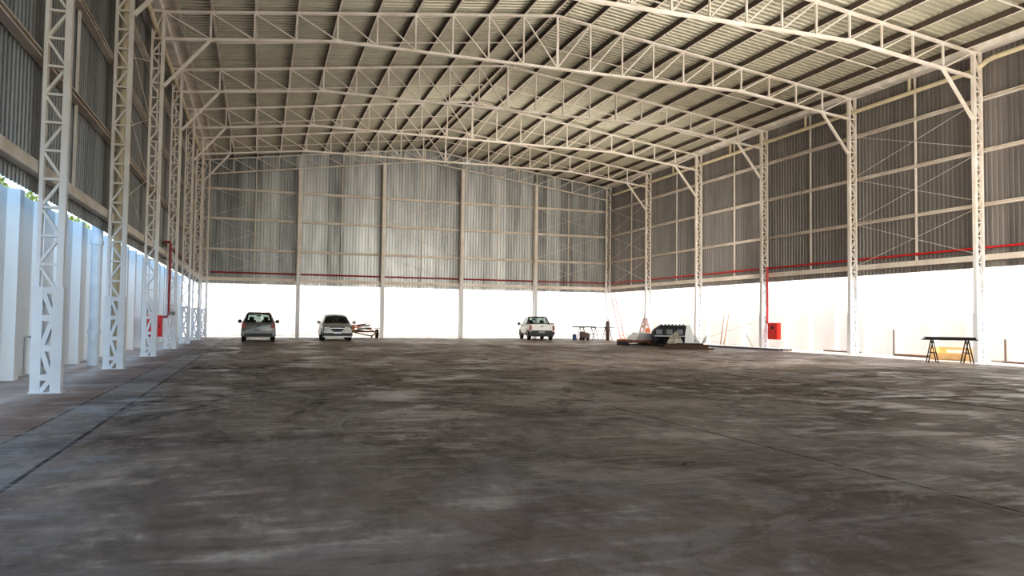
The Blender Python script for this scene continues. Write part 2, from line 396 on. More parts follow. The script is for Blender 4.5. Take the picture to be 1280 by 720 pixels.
# ------------------------------------------------------------------ roof trusses
def truss(i, gable=False):
    y = frame_y(i)
    zb = zbot_gable if gable else zbot
    if gable: lab = 'roof truss against the gable wall with its bottom chord parallel to the roof'
    else: lab = 'beige roof truss spanning the hall, %s to the camera, with knee braces' % ORD[i]
    t = thing('roof_truss', lab, 'truss', (XM, y, 0), 0, 'roof trusses')
    X = [XL + k * PAN for k in range(21)]
    l = lambda x: x - XM
    for s in (-1, 1):
        xe = XL if s < 0 else XR
        xo = xe + s * .40
        c = MB(); c.bar((l(xo), 0, ZE), (l(xe), 0, ZE), .13, .075); c.bar((l(xe), 0, ZE), (0, 0, ZR), .13, .075)
        c.build('top_chord', 'steel', t)
    c = MB()
    if gable:
        c.bar((l(XL), 0, ZB0), (0, 0, zb(XM)), .12, .07); c.bar((0, 0, zb(XM)), (l(XR), 0, ZB0), .12, .07)
    else:
        c.bar((l(XL), 0, ZB0), (l(X[4]), 0, ZB1), .13, .085); c.bar((l(X[4]), 0, ZB1), (l(X[16]), 0, ZB1), .13, .085); c.bar((l(X[16]), 0, ZB1), (l(XR), 0, ZB0), .13, .085)
        for k in (4, 16): c.box(l(X[k]) - .14, l(X[k]) + .14, -.075, .075, ZB1 - .06, ZB1 + .06)
    c.build('bottom_chord', 'steel', t)
    for k in range(1, 20):
        c = MB(); w = .10 if k == 10 else .055
        c.bar((l(X[k]), 0, zb(X[k])), (l(X[k]), 0, ztop(X[k])), .07, w, up=(1, 0, 0)); c.build('vertical_strut', 'steel', t)
    for k in range(20):
        a, b_ = (k, k + 1) if k < 10 else (k + 1, k)
        c = MB(); c.bar((l(X[a]), 0, ztop(X[a]) - .02), (l(X[b_]), 0, zb(X[b_]) + .02), .05, .045); c.build('diagonal_strut', 'steel', t)
    if not gable:
        for s in (-1, 1):
            xe = XL if s < 0 else XR; x1 = xe - s * PAN
            c = MB(); c.bar((l(xe - s * .0), 0, 8.55), (l(x1), 0, zb(x1) - .02), .1, .085); c.build('knee_brace', 'steel', t)
    return t
for i in range(NF - 1): truss(i)
truss(6, True)

# ------------------------------------------------------------------ purlins and bridging
def purlin(k):
    x = XL + k * PAN
    xs = [x]
    s = -1 if k < 10 else 1
    if k == 10: xs = [XM - .22, XM + .22]
    for q, x in enumerate(xs):
        sg = s if k != 10 else (-1, 1)[q]
        if k in (0,): x += .32
        if k in (20,): x -= .32
        z0 = ztop(x) + .045
        p = MB()
        # Z/C section: web then two flanges; flange turned to the eave
        H, W, T = .20, .075, .008
        prof = [(0, 0), (W, 0), (W, .02), (W - T, .02), (W - T, T), (T, T), (T, H - T), (W, H - T), (W, H), (0, H)]
        p.prism(prof, (x, YF, z0), (0, WBY - YF - .03, 0), (1, 0, 0), (0, 0, 1))
        # web faces take a dark brown, their shade put into the colour
        o = p.build('roof_purlin', ['steel', 'steel_shade']); fix_normals(o)
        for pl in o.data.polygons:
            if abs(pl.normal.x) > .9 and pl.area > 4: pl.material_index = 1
        side = 'left' if sg < 0 else 'right'
        nth = k if sg < 0 else 20 - k
        if k == 10: lab = 'purlin just %s of the roof ridge, running the length of the hall' % side
        elif nth == 0: lab = 'outermost purlin beside the gutter on the %s roof slope' % side
        else: lab = 'long roof purlin on the %s slope, number %d counted up from the eave purlin' % (side, nth)
        tag(o, lab, 'purlin', 'roof purlins')
for k in range(21): purlin(k)
for i in range(-1, 6):
    y = frame_y(i) + BAY / 2
    t = thing('purlin_bridging', 'thin bridging bars between the purlins, %s row to the camera' % ORD[i + 1], 'bridging', (XM, y, 0), 0, 'rows of purlin bridging')
    for s in (-1, 1):
        xa = XM + s * .3; xb = (XL if s < 0 else XR) - s * PAN * 1.0
        c = MB(); c.bar((xa - XM, 0, ztop(xa) + .03), (xb - XM, 0, ztop(xb) + .03), .05, .035); c.build('bridging_bar', 'steel', t)

# ------------------------------------------------------------------ wall girts
GZ = [3.57, 5.48, 7.40, 9.26]
lv = ['lowest, thickest', 'second lowest', 'second highest', 'highest']
def c_prof(s, H, W, T=.008):       # opening towards the hall (s points into the hall)
    return [(0, 0), (s * W, 0), (s * W, .022), (s * (W - T), .022), (s * (W - T), T), (s * T, T), (s * T, H - T), (s * (W - T), H - T), (s * (W - T), H - .022), (s * W, H - .022), (s * W, H), (0, H)]
for side, x, s in (('left', WLX + .01, 1), ('right', WRX - .01, -1)):
    for q, z in enumerate(GZ):
        g = MB()
        if q == 0: g.prism([(0, 0), (s * .17, 0), (s * .17, .2), (0, .2)], (x, YF, z), (0, WBY - YF - .05, 0), (1, 0, 0), (0, 0, 1))
        else: g.prism(c_prof(s, .12, .17), (x, YF, z), (0, WBY - YF - .05, 0), (1, 0, 0), (0, 0, 1))
        o = g.build('wall_girt', 'steel'); fix_normals(o)
        tag(o, '%s horizontal girt rail on the %s wall cladding' % (lv[q], side), 'girt', 'wall girts')
for q, z in enumerate(GZ):
    g = MB(); x0 = WLX + .2; L = WRX - WLX - .4
    if q == 0: g.prism([(0, 0), (-.17, 0), (-.17, .2), (0, .2)], (x0, WBY - .01, z - .05), (L, 0, 0), (0, 1, 0), (0, 0, 1))
    else: g.prism(c_prof(-1, .14, .17), (x0, WBY - .01, z - .08), (L, 0, 0), (0, 1, 0), (0, 0, 1))
    o = g.build('wall_girt', 'steel'); fix_normals(o)
    tag(o, '%s horizontal girt rail across the far gable wall' % lv[q], 'girt', 'wall girts')
# gable: short top rails that follow below the truss
# vertical sag ties halfway between columns
for side, x in (('left', WLX + .06), ('right', WRX - .06)):
    for i in range(-1, 6):
        y = frame_y(i) + BAY / 2
        g = MB(); g.box(-.025, .025, -.035, .035, 3.7, 10.97)
        o = g.build('sag_tie', 'steel', loc=(x, y, 0)); tag(o, 'thin vertical tie on the %s wall in the bay %s to the camera' % (side, ORD[i + 1]), 'wall tie', 'vertical wall ties')
for q in range(5):
    x = XL + (2 + 4 * q) * PAN
    g = MB(); g.box(-.03, .03, -.025, .025, 3.7, zbot_gable(x))
    o = g.build('sag_tie', 'steel', loc=(x, WBY - .06, 0)); tag(o, 'thin vertical tie on the gable wall, %s from the left corner' % ['first', 'second', 'third', 'fourth', 'fifth'][q], 'wall tie', 'vertical wall ties')
# rod bracing
def rods(label, cells, loc=(0, 0, 0)):
    t = thing('rod_bracing', label, 'bracing', loc, 0, 'thin rod bracing')
    for (p, q, r, s) in cells:
        for a, c in ((p, q), (r, s)):
            m = MB(); m.tube([Vector(a) - Vector(loc), Vector(c) - Vector(loc)], .011, 6); m.build('brace_rod', 'steel', t)
def side_cells(x, i):
    ya, yb = frame_y(i) + .1, frame_y(i + 1) - .1
    return [((x, ya, GZ[k] + .2), (x, yb, GZ[k + 1]), (x, ya, GZ[k + 1]), (x, yb, GZ[k] + .2)) for k in range(3)]
rods('crossed thin rods on the right wall in the bay behind the nearest visible column', side_cells(WRX - .2, 1), (WRX - .2, frame_y(1.5), 0))
rods('crossed thin rods on the right wall in the bay next to the far corner', side_cells(WRX - .2, 5), (WRX - .2, frame_y(5.5), 0))
rods('crossed thin rods on the left wall between the second and third columns', side_cells(WLX + .2, 1), (WLX + .2, frame_y(1.5), 0))
rods('crossed thin rods on the left wall next to the far corner', side_cells(WLX + .2, 5), (WLX + .2, frame_y(5.5), 0))
for q, nm in ((0, 'leftmost'), (2, 'middle'), (4, 'rightmost')):
    xa, xb = XL + 4 * q * PAN + .12, XL + 4 * (q + 1) * PAN - .12; y = WBY - .2
    rods('crossed thin rods on the %s bay of the gable wall' % nm, [((xa, y, GZ[k] + .15), (xb, y, GZ[k + 1]), (xa, y, GZ[k + 1]), (xb, y, GZ[k] + .15)) for k in range(3)], ((xa + xb) / 2, y, 0))

# ------------------------------------------------------------------ pipes
p = MB(); x = XR + .30
p.tube([(x, 2.5, 10.62), (x, 19.5, 10.6), (x + .02, 19.8, 10.58), (x + .02, 20.25, 10.38), (x, 20.6, 10.36), (x, 49.6, 10.36)], .085, 12)
for y in (17, 23.2, 29.2, 35.2, 41.2): p.box(x - .03, x + .06, y - .03, y + .03, 10.3, 10.95)
tag(p.build('drain_pipe', 'pipe', smooth=False), 'round cream drain pipe along the right wall under the gutter', 'pipe')
p = MB(); x = XL - .26
p.tube([(x, 49.6, 10.36), (x, 20.9, 10.36), (x, 20.62, 10.3), (x, 20.5, 10.1), (x, 20.5, .0)], .085, 12)
tag(p.build('drain_pipe', 'pipe'), 'round cream drain pipe under the left gutter, dropping behind a left column', 'pipe')
p = MB(); p.tube([(-3.95, 21.6, 0), (-3.95, 21.6, 3.75)], .13, 14); p.tube([(-3.95, 21.6, .8), (-3.95, 21.6, .92)], .15, 14); p.tube([(-3.95, 21.6, 3.05), (-3.95, 21.6, 3.15)], .15, 14)
tag(p.build('drain_pipe', 'pvc'), 'upright pale drain pipe with collars against the left white wall', 'pipe')
# red sprinkler mains
p = MB(); x = XR + .47; z = 4.02
p.tube([(x, 2.5, z), (x, WBY - .25, z)], .04, 8)
for i in range(0, 7): p.box(x, x + .10, frame_y(i) + 2.9, frame_y(i) + 2.95, z - .06, z + .06)
tag(p.build('fire_water_pipe', 'red'), 'thin bright red fire water pipe along the right wall', 'pipe', 'red fire water pipes')
p = MB(); p.tube([(XL + .1, WBY - .27, z), (XR + .40, WBY - .27, z)], .045, 8)
tag(p.build('fire_water_pipe', 'darkred'), 'dark red fire water pipe across the far gable wall', 'pipe', 'red fire water pipes')
p = MB(); p.tube([(-3.30, 31.85, 4.10), (XL - .47, 31.87, 4.10), (XL - .47, 32.1, 4.1), (XL - .47, WBY - .22, 4.1)], .045, 8)
tag(p.build('fire_water_pipe', 'darkred'), 'dark red fire water pipe along the far part of the left wall', 'pipe', 'red fire water pipes')

def hydrant(name_lab, box_lab, x, y, s, rot, matp, matb, bx):
    """local frame: cabinet faces -Y, riser stands at the origin"""
    t = thing('standpipe', name_lab, 'pipe', (x, y, 0), rot)
    m = MB(); m.tube([(0, 0, 4.06), (0, 0, 1.30), (-.04 * s, 0, 1.24), (-.20 * s, 0, 1.22)], .045, 10); m.build('riser_pipe', matp, t)
    m = MB(); m.tube([(0, 0, 1.36), (.16 * s, -.05, 1.36)], .045, 10); m.tube([(.16 * s, -.05, 1.36), (.21 * s, -.07, 1.36)], .08, 12); m.build('valve', 'grey', t)
    R3 = Matrix.Rotation(rot, 3, 'Z'); d = R3 @ Vector((-s * bx, 0, 0))
    b_ = thing('hose_cabinet', box_lab, 'cabinet', (x + d.x, y + d.y, 0), rot)
    m = MB(); m.box(-.36, .36, -.10, .10, .47, 1.28); m.build('cabinet_body', matb, b_)
    d = MB(); d.box(-.335, .335, -.13, -.10, .5, 1.25); d_ = d.build('cabinet_door', matb, b_)
    w = MB(); w.tube([(.02, -.132, 1.05), (.02, -.137, 1.05)], .085, 20); w.build('round_window', 'black', d_)
    w = MB(); w.box(.27, .30, -.145, -.13, .82, .92); w.build('door_handle', 'black', d_)
hydrant('bright red standpipe dropping from the pipe to the hose cabinet on the right', 'bright red hose cabinet with a round black window at the right wall', XR + .276, 31.98, -1, -PI / 2, 'red', 'redbox', .53)
hydrant('dark red standpipe with elbow and valve in front of the fourth left column', 'dark red hose cabinet seen through the third left column', -3.30, 31.85, 1, 0, 'darkred', 'red', .57)
# small tap on the left outer wall
m = MB(); m.tube([(-4.6, 18.2, 0.02), (-4.6, 18.2, .8), (-4.52, 18.2, .8)], .015, 8); m.tube([(-4.52, 18.2, .8), (-4.42, 18.2, .8), (-4.40, 18.2, .72)], .025, 8); m.box(-4.47, -4.45, 18.15, 18.25, .84, .86)
tag(m.build('water_tap', 'grey'), 'small water tap on a thin pipe on the left white wall', 'tap')

# ------------------------------------------------------------------ cars
def loft(st, glass_f):
    """st: list of (x, zbot, hw, zbelt, ztop, htop). returns dict name->MB"""
    out = {}
    def sec(s):
        x, zb, hw, zbelt, zt, ht = s
        dx = 0
        h = [(0, zb), (hw * .80, zb), (hw * .97, zb + .10), (hw, zb + (zbelt - zb) * .55), (hw * .955, zbelt), (ht + (hw * .955 - ht) * .06, zt - (zt - zbelt) * .10), (ht * .72, zt - .01), (0, zt + .015)]
        return [(x, -a, c) for a, c in h] + [(x, a, c) for a, c in h[::-1]]
    S = [sec(s) for s in st]; n = len(S[0])
    for i in range(len(S) - 1):
        for j in range(n - 1):
            jj = j if j < 8 else 14 - j
            nm = glass_f(i, jj, -1 if j < 8 else 1)
            if nm is None: continue
            mb = out.setdefault(nm, MB())
            mb.add([S[i][j], S[i][j + 1], S[i + 1][j + 1], S[i + 1][j]], [(0, 1, 2, 3)])
    bd = out.setdefault('body', MB())
    bd.add(S[0], [tuple(range(n))]); bd.add(S[-1], [tuple(range(n))[::-1]])
    return out
def weld(o, d=.002, smooth=True):
    import bmesh
    bm = bmesh.new(); bm.from_mesh(o.data); bmesh.ops.remove_doubles(bm, verts=bm.verts, dist=d)
    bmesh.ops.recalc_face_normals(bm, faces=bm.faces)
    for f in bm.faces: f.smooth = smooth
    bm.to_mesh(o.data); bm.free()
    try: o.data.set_sharp_from_angle(angle=math.radians(38))
    except Exception: pass
def wheel(t, x, y, r=.30, w=.19, alloy='grey'):
    s = 1 if y > 0 else -1
    m = MB(); prof = [(r * .62, -w / 2), (r * .93, -w / 2), (r, -w * .36), (r, w * .36), (r * .93, w / 2), (r * .62, w / 2)]; n = 24
    vs = [(a * math.cos(2 * PI * k / n), b_, a * math.sin(2 * PI * k / n)) for k in range(n) for a, b_ in prof]; q = len(prof)
    m.add(vs, [(k * q + j, k * q + (j + 1) % q, ((k + 1) % n) * q + (j + 1) % q, ((k + 1) % n) * q + j) for k in range(n) for j in range(q)])
    o = m.build('wheel', 'rubber', t, loc=(x, y, r)); 
    h = MB(); h.tube([(0, -w * .30, 0), (0, w * .30, 0)], r * .64, 20)
    for k in range(5):
        a = 2 * PI * k / 5; h.bar((0, s * w * .36, 0), (r * .6 * math.cos(a), s * w * .33, r * .6 * math.sin(a)), .04, .03, up=(0, 1, 0))
    h.tube([(0, s * w * .3, 0), (0, s * w * .42, 0)], r * .16, 10)
    h.build('wheel_rim', alloy, o)
def car(label, loc, rot, paintm, kind):
    t = thing('car' if kind != 'pickup' else 'pickup_truck', label, 'car' if kind != 'pickup' else 'pickup truck', loc, rot)
    if kind == 'mpv':
        st = [(0, .36, .72, .86, .90, .62), (.05, .30, .82, .92, .97, .64), (.10, .26, .83, .95, 1.00, .65), (.36, .24, .84, .96, 1.44, .57), (.62, .22, .84, .96, 1.47, .58), (1.20, .22, .845, .95, 1.49, .60), (1.30, .22, .845, .95, 1.49, .60),
              (2.2, .22, .845, .94, 1.47, .60), (2.28, .22, .845, .94, 1.465, .60), (2.75, .22, .84, .93, 1.38, .60), (3.35, .22, .83, .92, .97, .70), (3.8, .24, .79, .82, .86, .62), (4.0, .30, .68, .68, .72, .5)]
        side = {4, 6, 8}; rear = {2}; front = {9}; wx = (.62, 3.15)
    elif kind == 'hatch':
        st = [(0, .36, .72, .86, .90, .62), (.05, .30, .80, .92, .97, .64), (.12, .26, .83, .95, 1.00, .65), (.55, .22, .84, .96, 1.40, .55), (.8, .20, .845, .95, 1.43, .57), (1.35, .20, .85, .94, 1.45, .58), (1.43, .20, .85, .94, 1.45, .58),
              (2.2, .20, .85, .92, 1.42, .57), (2.27, .20, .85, .92, 1.41, .57), (2.55, .20, .85, .91, 1.36, .56), (3.15, .20, .84, .90, .97, .70), (3.62, .20, .82, .81, .87, .68), (3.84, .20, .80, .74, .80, .62), (3.92, .22, .74, .66, .71, .52)]
        side = {4, 6, 8}; rear = {2}; front = {9}; wx = (.62, 3.2)
    else:
        st = [(0, .48, .78, .96, 1.0, .70), (.04, .46, .81, .99, 1.03, .74), (1.55, .40, .825, .99, 1.03, .74), (1.60, .30, .825, .99, 1.03, .72), (1.85, .28, .825, .98, 1.44, .56), (1.95, .28, .825, .98, 1.47, .57),
              (2.75, .28, .825, .96, 1.47, .57), (2.85, .28, .825, .95, 1.44, .57), (3.35, .28, .82, .93, .99, .70), (3.95, .30, .78, .84, .88, .64), (4.2, .36, .68, .66, .70, .5)]
        side = {5}; rear = {3}; front = {7}; wx = (.75, 3.45)
    def gf(i, jj, s):
        if kind == 'pickup' and i == 1 and jj >= 5: return None      # open load bed
        if i in side and jj == 4: return 'side_window_l' if s < 0 else 'side_window_r'
        if i in rear and jj >= 5: return 'rear_window'
        if i in front and jj >= 5: return 'windshield'
        return 'body'
    parts = loft(st, gf)
    body = parts.pop('body')
    bo = body.build('body', paintm, t); weld(bo)
    for nm, mb in parts.items():
        dark = kind == 'hatch'
        o = mb.build('windshield' if nm == 'windshield' else 'rear_window' if nm == 'rear_window' else 'side_window', 'glassd' if dark else 'glass', t); weld(o, .002, False)
    for x in wx:
        for s in (-1, 1):
            wheel(t, x, s * (.72 if kind != 'pickup' else .70) , .30 if kind != 'pickup' else .31)
            # dark wheel arch lip
            m = MB(); r0, r1 = .335, .385; n = 12; yb = s * .846 if kind != 'pickup' else s * .83
            vs = []
            for k in range(n + 1):
                a = PI * k / n; c_, s_ = math.cos(a), math.sin(a)
                vs += [(x + r0 * c_, yb - s * .05, .3 + r0 * s_), (x + r1 * c_, yb, .3 + r1 * s_)]
            m.add(vs, [(2 * k, 2 * k + 1, 2 * k + 3, 2 * k + 2) for k in range(n)])
            vs = [(x + r0 * math.cos(PI * k / n), yb - s * .012, .3 + r0 * math.sin(PI * k / n)) for k in range(n + 1)] + [(x - r0, yb - s * .012, .22), (x + r0, yb - s * .012, .22)]
            m.add(vs, [tuple(range(n + 3))])
            m.build('wheel_arch', 'plastic', t)
    # mirrors
    xm = st[-4][0] if kind != 'pickup' else 3.05
    for s in (-1, 1):
        m = MB(); m.tube([(xm, s * .82, .98), (xm, s * .90, 1.0)], .025, 6)
        m.tube([(xm - .05, s * .97, 1.02), (xm - .03, s * .97, 1.02), (xm + .04, s * .97, 1.02), (xm + .07, s * .97, 1.02)], [.07, .10, .09, .04], 10)
        m.build('side_mirror', 'plastic' if kind != 'hatch' else paintm, t, smooth=True)
    # seats seen through the glass
    for xx in ((1.35, 2.3) if kind != 'pickup' else (2.15,)):
        for s in (-1, 1):
            m = MB(); m.bar((xx, s * .36, .5), (xx - .12, s * .36, 1.08), .44, .12, up=(1, 0, 0)); m.bar((xx - .12, s * .36, 1.10), (xx - .15, s * .36, 1.26), .22, .09, up=(1, 0, 0)); m.build('seat', 'seat', t)
    m = MB(); m.box(2.35 if kind != 'pickup' else 2.85, 2.42 if kind != 'pickup' else 2.9, -.12, .12, 1.3, 1.36); m.build('rear_view_mirror', 'black', t)
    # rear end
    if kind == 'mpv':
        m = MB(); m.box(-.05, .12, -.80, .80, .34, .56); m.box(-.03, .1, -.76, .76, .28, .36); m.build('rear_bumper', ['silver'], t)
        m = MB(); m.box(-.055, .0, -.68, .68, .30, .42); m.build('bumper_insert', 'plastic', t)
        for s in (-1, 1):
            m = MB(); m.prism([(.60, .70), (.80, .68), (.825, .86), (.74, 1.0), (.68, .98), (.62, .84)] if s > 0 else [(-.60, .70), (-.62, .84), (-.68, .98), (-.74, 1.0), (-.825, .86), (-.80, .68)], (-.03, 0, 0), (.12, 0, 0), (0, 1, 0), (0, 0, 1)); o = m.build('tail_light', 'tail', t); fix_normals(o)
            m = MB(); m.box(-.058, -.03, s * .42 - .2, s * .42 + .2, .565, .585); m.build('bumper_trim', 'plate', t)
        m = MB(); m.box(-.065, -.05, -.2, .2, .43, .55); m.build('license_plate', 'plategrey', t)
        m = MB(); m.box(-.02, .01, -.10, .10, .80, .845); m.build('tailgate_handle', 'black', t)
        for s in (-1, 1):
            m = MB(); m.bar((.085, s * .60, 1.01), (.34, s * .53, 1.42), .09, .02); m.build('window_frame', 'black', t)
        m = MB(); m.box(.33, .36, -.5, .5, 1.38, 1.425); m.build('window_frame', 'black', t)
        m = MB(); m.prism([(.30, 1.43), (.42, 1.50), (.6, 1.495), (.42, 1.465)], (0, -.54, 0), (0, 1.08, 0), (1, 0, 0), (0, 0, 1)); m.build('roof_spoiler', 'silver', t)
        m = MB(); m.bar((.09, 0, 1.0), (.14, -.35, 1.04), .02, .02); m.build('wiper', 'black', t)
    if kind == 'hatch':
        for s in (-1, 1):
            P_ = [(.42, .63), (.60, .60), (.76, .66), (.78, .76), (.66, .79), (.46, .72)]
            m = MB(); m.prism([(s * a, c_) for a, c_ in P_], (3.68, 0, 0), (.22, 0, 0), (0, 1, 0), (0, 0, 1)); o = m.build('headlight', 'glassd', t); fix_normals(o)
            for yy in (.52, .64):
                h = MB(); h.tube([(3.89, s * yy, .69), (3.915, s * yy, .69)], .06, 12); h.build('lamp_bulb', 'lamp', o)
            m = MB(); m.tube([(3.90, s * .62, .34), (3.925, s * .62, .34)], .05, 10); m.build('fog_light', 'chrome', t)
        m = MB(); m.prism([(-.36, .72), (.36, .72), (.40, .775), (-.40, .775)], (3.89, 0, 0), (.045, 0, 0), (0, 1, 0), (0, 0, 1)); o = m.build('grille', 'plastic', t); fix_normals(o)
        m = MB(); m.prism([(-.24, .53), (.24, .53), (.39, .68), (-.39, .68)], (3.87, 0, 0), (.085, 0, 0), (0, 1, 0), (0, 0, 1)); o = m.build('grille', 'plastic', t); fix_normals(o)
        m = MB(); m.box(3.93, 3.945, -.42, .42, .69, .71); m.build('chrome_strip', 'chrome', t)
        m = MB(); m.prism([(-.74, .28), (.74, .28), (.78, .43), (-.78, .43)], (3.80, 0, 0), (.145, 0, 0), (0, 1, 0), (0, 0, 1)); o = m.build('lower_intake', 'plastic', t); fix_normals(o)
        m = MB(); m.box(3.78, 3.93, -.76, .76, .20, .27); m.build('front_bumper', paintm, t)
        m = MB(); m.box(3.955, 3.97, -.2, .2, .40, .52); o = m.build('license_plate', 'plate', t)
        m = MB(); m.box(3.97, 3.974, -.2, .2, .495, .52); m.build('plate_band', 'plateblue', o)
    if kind == 'pickup':
        m = MB(); m.box(-.10, .10, -.80, .80, .34, .56); m.build('rear_bumper', 'plastic', t)
        m = MB(); m.box(-.01, .03, -.66, .66, .56, .62); m.box(.03, .5, -.74, .74, .24, .5); m.build('lower_panel', 'plastic', t)
        for s in (-1, 1):
            m = MB(); m.box(-.03, .08, s * .74 - .07, s * .74 + .07, .60, .94); m.build('tail_light', 'tail', t)
            m = MB(); m.tube([(1.0, s * .68, 1.03), (1.30, s * .62, 1.25), (1.62, s * .56, 1.47)], .035, 8); m.tube([(1.62, s * .56, 1.47), (1.66, s * .66, 1.02)], .035, 8); m.build('roll_bar', 'plastic', t)
            m = MB(); m.bar((.05, s * .76, 1.05), (1.6, s * .76, 1.05), .06, .05); m.build('bed_rail', 'plastic', t)
        m = MB(); m.tube([(1.62, -.56, 1.47), (1.62, .56, 1.47)], .035, 8); m.build('roll_bar', 'plastic', t)
        m = MB(); m.box(1.55, 1.62, -.18, .18, 1.47, 1.51); m.build('brake_light', 'black', t)
        m = MB(); m.box(.05, 1.55, -.72, .72, .60, .63); m.build('bed_floor', 'plastic', t)
        m = MB(); m.box(-.115, -.10, -.16, .24, .46, .58); m.build('license_plate', 'plategrey', t)
        m = MB(); m.box(-.02, .0, -.1, .1, .86, .90); m.build('tailgate_handle', 'black', t)
        m = MB(); m.bar((.5, .3, 1.0), (1.2, -.3, 1.08), .2, .1); m.build('bed_load', 'black', t)
        m = MB(); m.box(2.1, 2.95, -.835, -.82, .38, .44); m.box(2.1, 2.95, .82, .835, .38, .44); m.build('side_trim', 'plastic', t)
        m = MB(); m.tube([(0.1, -.3, .28), (.1, -.3, .5)], .02, 6); m.tube([(.3, -.6, .3), (.3, .6, .3)], .07, 8); m.build('rear_axle', 'black', t)
    return t
car('silver grey hatchback seen from behind, leftmost of the parked vehicles', (-.02, 40.9, 0), PI / 2, 'silver', 'mpv')
o = car('silver hatchback facing the camera with headlights and white number plate', (4.2, 46.6, 0), -PI / 2 - .03, 'silver2', 'hatch')
car('white two-door pickup truck with black bumper seen from behind', (17.05, 45.3, 0), PI / 2 - math.radians(9), 'whitecar', 'pickup')

# ------------------------------------------------------------------ trailer with scrap load
t = thing('flatbed_trailer', 'low rusty two-wheeled trailer behind the silver hatchback', 'trailer', (6.2, 48.0, 0))
m = MB(); m.box(-.85, .85, -.05, .02, .38, .46); m.box(-.85, .85, 1.5, 1.57, .38, .46); m.box(-.85, -.78, 0, 1.5, .38, .46); m.box(.78, .85, 0, 1.5, .38, .46); m.box(-.8, .8, 0, 1.5, .42, .45); m.build('trailer_frame', 'rust', t)
m = MB(); m.bar((-.6, 0, .38), (.35, -1.0, .18), .06, .06); m.bar((.8, 0, .38), (.35, -1.0, .18), .06, .06); m.box(.30, .40, -1.1, -.95, .06, .24); m.build('drawbar', 'rust', t)
for s in (-1, 1):
    m = MB(); m.tube([(s * .92 - .08, .7, .28), (s * .92 + .08, .7, .28)], .28, 18); w_ = m.build('wheel', 'rubber', t)
    h_ = MB(); h_.tube([(s * .92 - .09, .7, .28), (s * .92 + .09, .7, .28)], .13, 12); h_.build('wheel_rim', 'rust', w_)
    m = MB(); m.box(s * .92 - .12, s * .92 + .12, .35, 1.05, .60, .63); m.build('mudguard', 'black', t)
cols = ['rust', 'plank', 'grey', 'wood', 'plankor', 'greyplastic', 'orange', 'wood', 'rust', 'grey']
for q in range(10):
    m = MB(); a = random.uniform(-.35, .35); x = -.6 + random.uniform(0, .5); y = random.uniform(.1, 1.2); z = .50 + q * .035
    L = random.uniform(.6, 1.1)
    m.bar((x, y, z), (x + L * math.cos(a), y + L * math.sin(a) * .5, z + L * .18 * math.sin(a * 2 + q)), .09, .07)
    o = m.build('scrap_piece', cols[q], loc=(6.2, 48.0, 0))
    tag(o, 'loose scrap metal or timber offcut heaped on the low trailer', 'scrap', 'scrap pieces on the trailer')
m = MB(); m.box(-.8, -.55, .1, .5, .47, .8); m.box(-.78, -.57, .13, .47, .8, .84)
tag(m.build('scrap_box', 'plankor', loc=(6.2, 48, 0)), 'orange brown box at the left end of the trailer load', 'box')

# ------------------------------------------------------------------ trestle bench, gas cylinder and ladder at the far right corner
def sawhorse(parent, x, y, h, spread, mat, along=(0, 1)):
    ax, ay = along
    for e in (-1, 1):
        for s in (-1, 1):
            m = MB(); m.bar((x + e * .3 * -ay, y + e * .3 * ax, h), (x + e * .32 * -ay + s * spread * ax, y + e * .32 * ax + s * spread * ay, 0), .035, .035); m.build('leg', mat, parent)
    m = MB(); m.bar((x - .36 * -ay, y - .36 * ax, h), (x + .36 * -ay, y + .36 * ax, h), .06, .05); m.build('cross_bar', mat, parent)
    for e in (-1, 1):
        m = MB(); m.bar((x + e * .31 * -ay - spread * .55 * ax, y + e * .31 * ax - spread * .55 * ay, h * .42), (x + e * .31 * -ay + spread * .55 * ax, y + e * .31 * ax + spread * .55 * ay, h * .42), .03, .03); m.build('stretcher', mat, parent)
t = thing('trestle_bench', 'long low work bench on thin trestles near the far right corner', 'bench', (21.2, 46.6, 0))
m = MB(); m.box(-1.4, 1.4, -.3, .3, .82, .87); m.box(-1.4, .3, .26, .32, .87, .90); m.build('bench_top', 'plastic', t)
sawhorse(t, -.85, 0, .82, .22, 'plastic', (1, 0)); sawhorse(t, .0, 0, .82, .22, 'plastic', (1, 0)); sawhorse(t, 1.0, 0, .82, .22, 'plastic', (1, 0))
t = thing('generator', 'small dark wheeled machine under the left end of the bench', 'machine', (20.25, 45.9, 0))
m = MB(); m.box(-.28, .28, -.2, .2, .12, .42); m.box(-.3, .0, -.15, .15, .40, .56); m.box(.02, .25, -.1, .1, .42, .5); m.build('engine_body', 'brown', t)
for s in (-1, 1):
    m = MB(); m.tube([(-.18, s * .24, .1), (-.18, s * .2, .1)], .1, 12); m.build('wheel', 'rubber', t)
m = MB(); m.box(.18, .24, -.15, .15, 0, .14); m.build('foot', 'black', t)
m = MB(); m.tube([(0, 0, 0), (0, 0, .03), (0, 0, .36), (0, 0, .39)], [.11, .13, .13, .11], 16)
tag(m.build('bucket', 'blue', loc=(19.66, 46.2, 0)), 'small blue drum on the floor left of the bench', 'drum')
t = thing('gas_cylinder', 'tall brown gas cylinder standing in front of the bench', 'gas cylinder', (22.0, 46.1, 0))
m = MB(); m.tube([(0, 0, 0), (0, 0, 1.15), (0, 0, 1.24), (0, 0, 1.28)], [.12, .12, .08, .035], 16); m.build('cylinder_body', 'brown', t, smooth=True)
m = MB(); m.tube([(0, 0, 1.28), (0, 0, 1.36)], .025, 8); m.tube([(-.05, 0, 1.35), (.05, 0, 1.35)], .02, 8); m.build('valve', 'chrome', t)
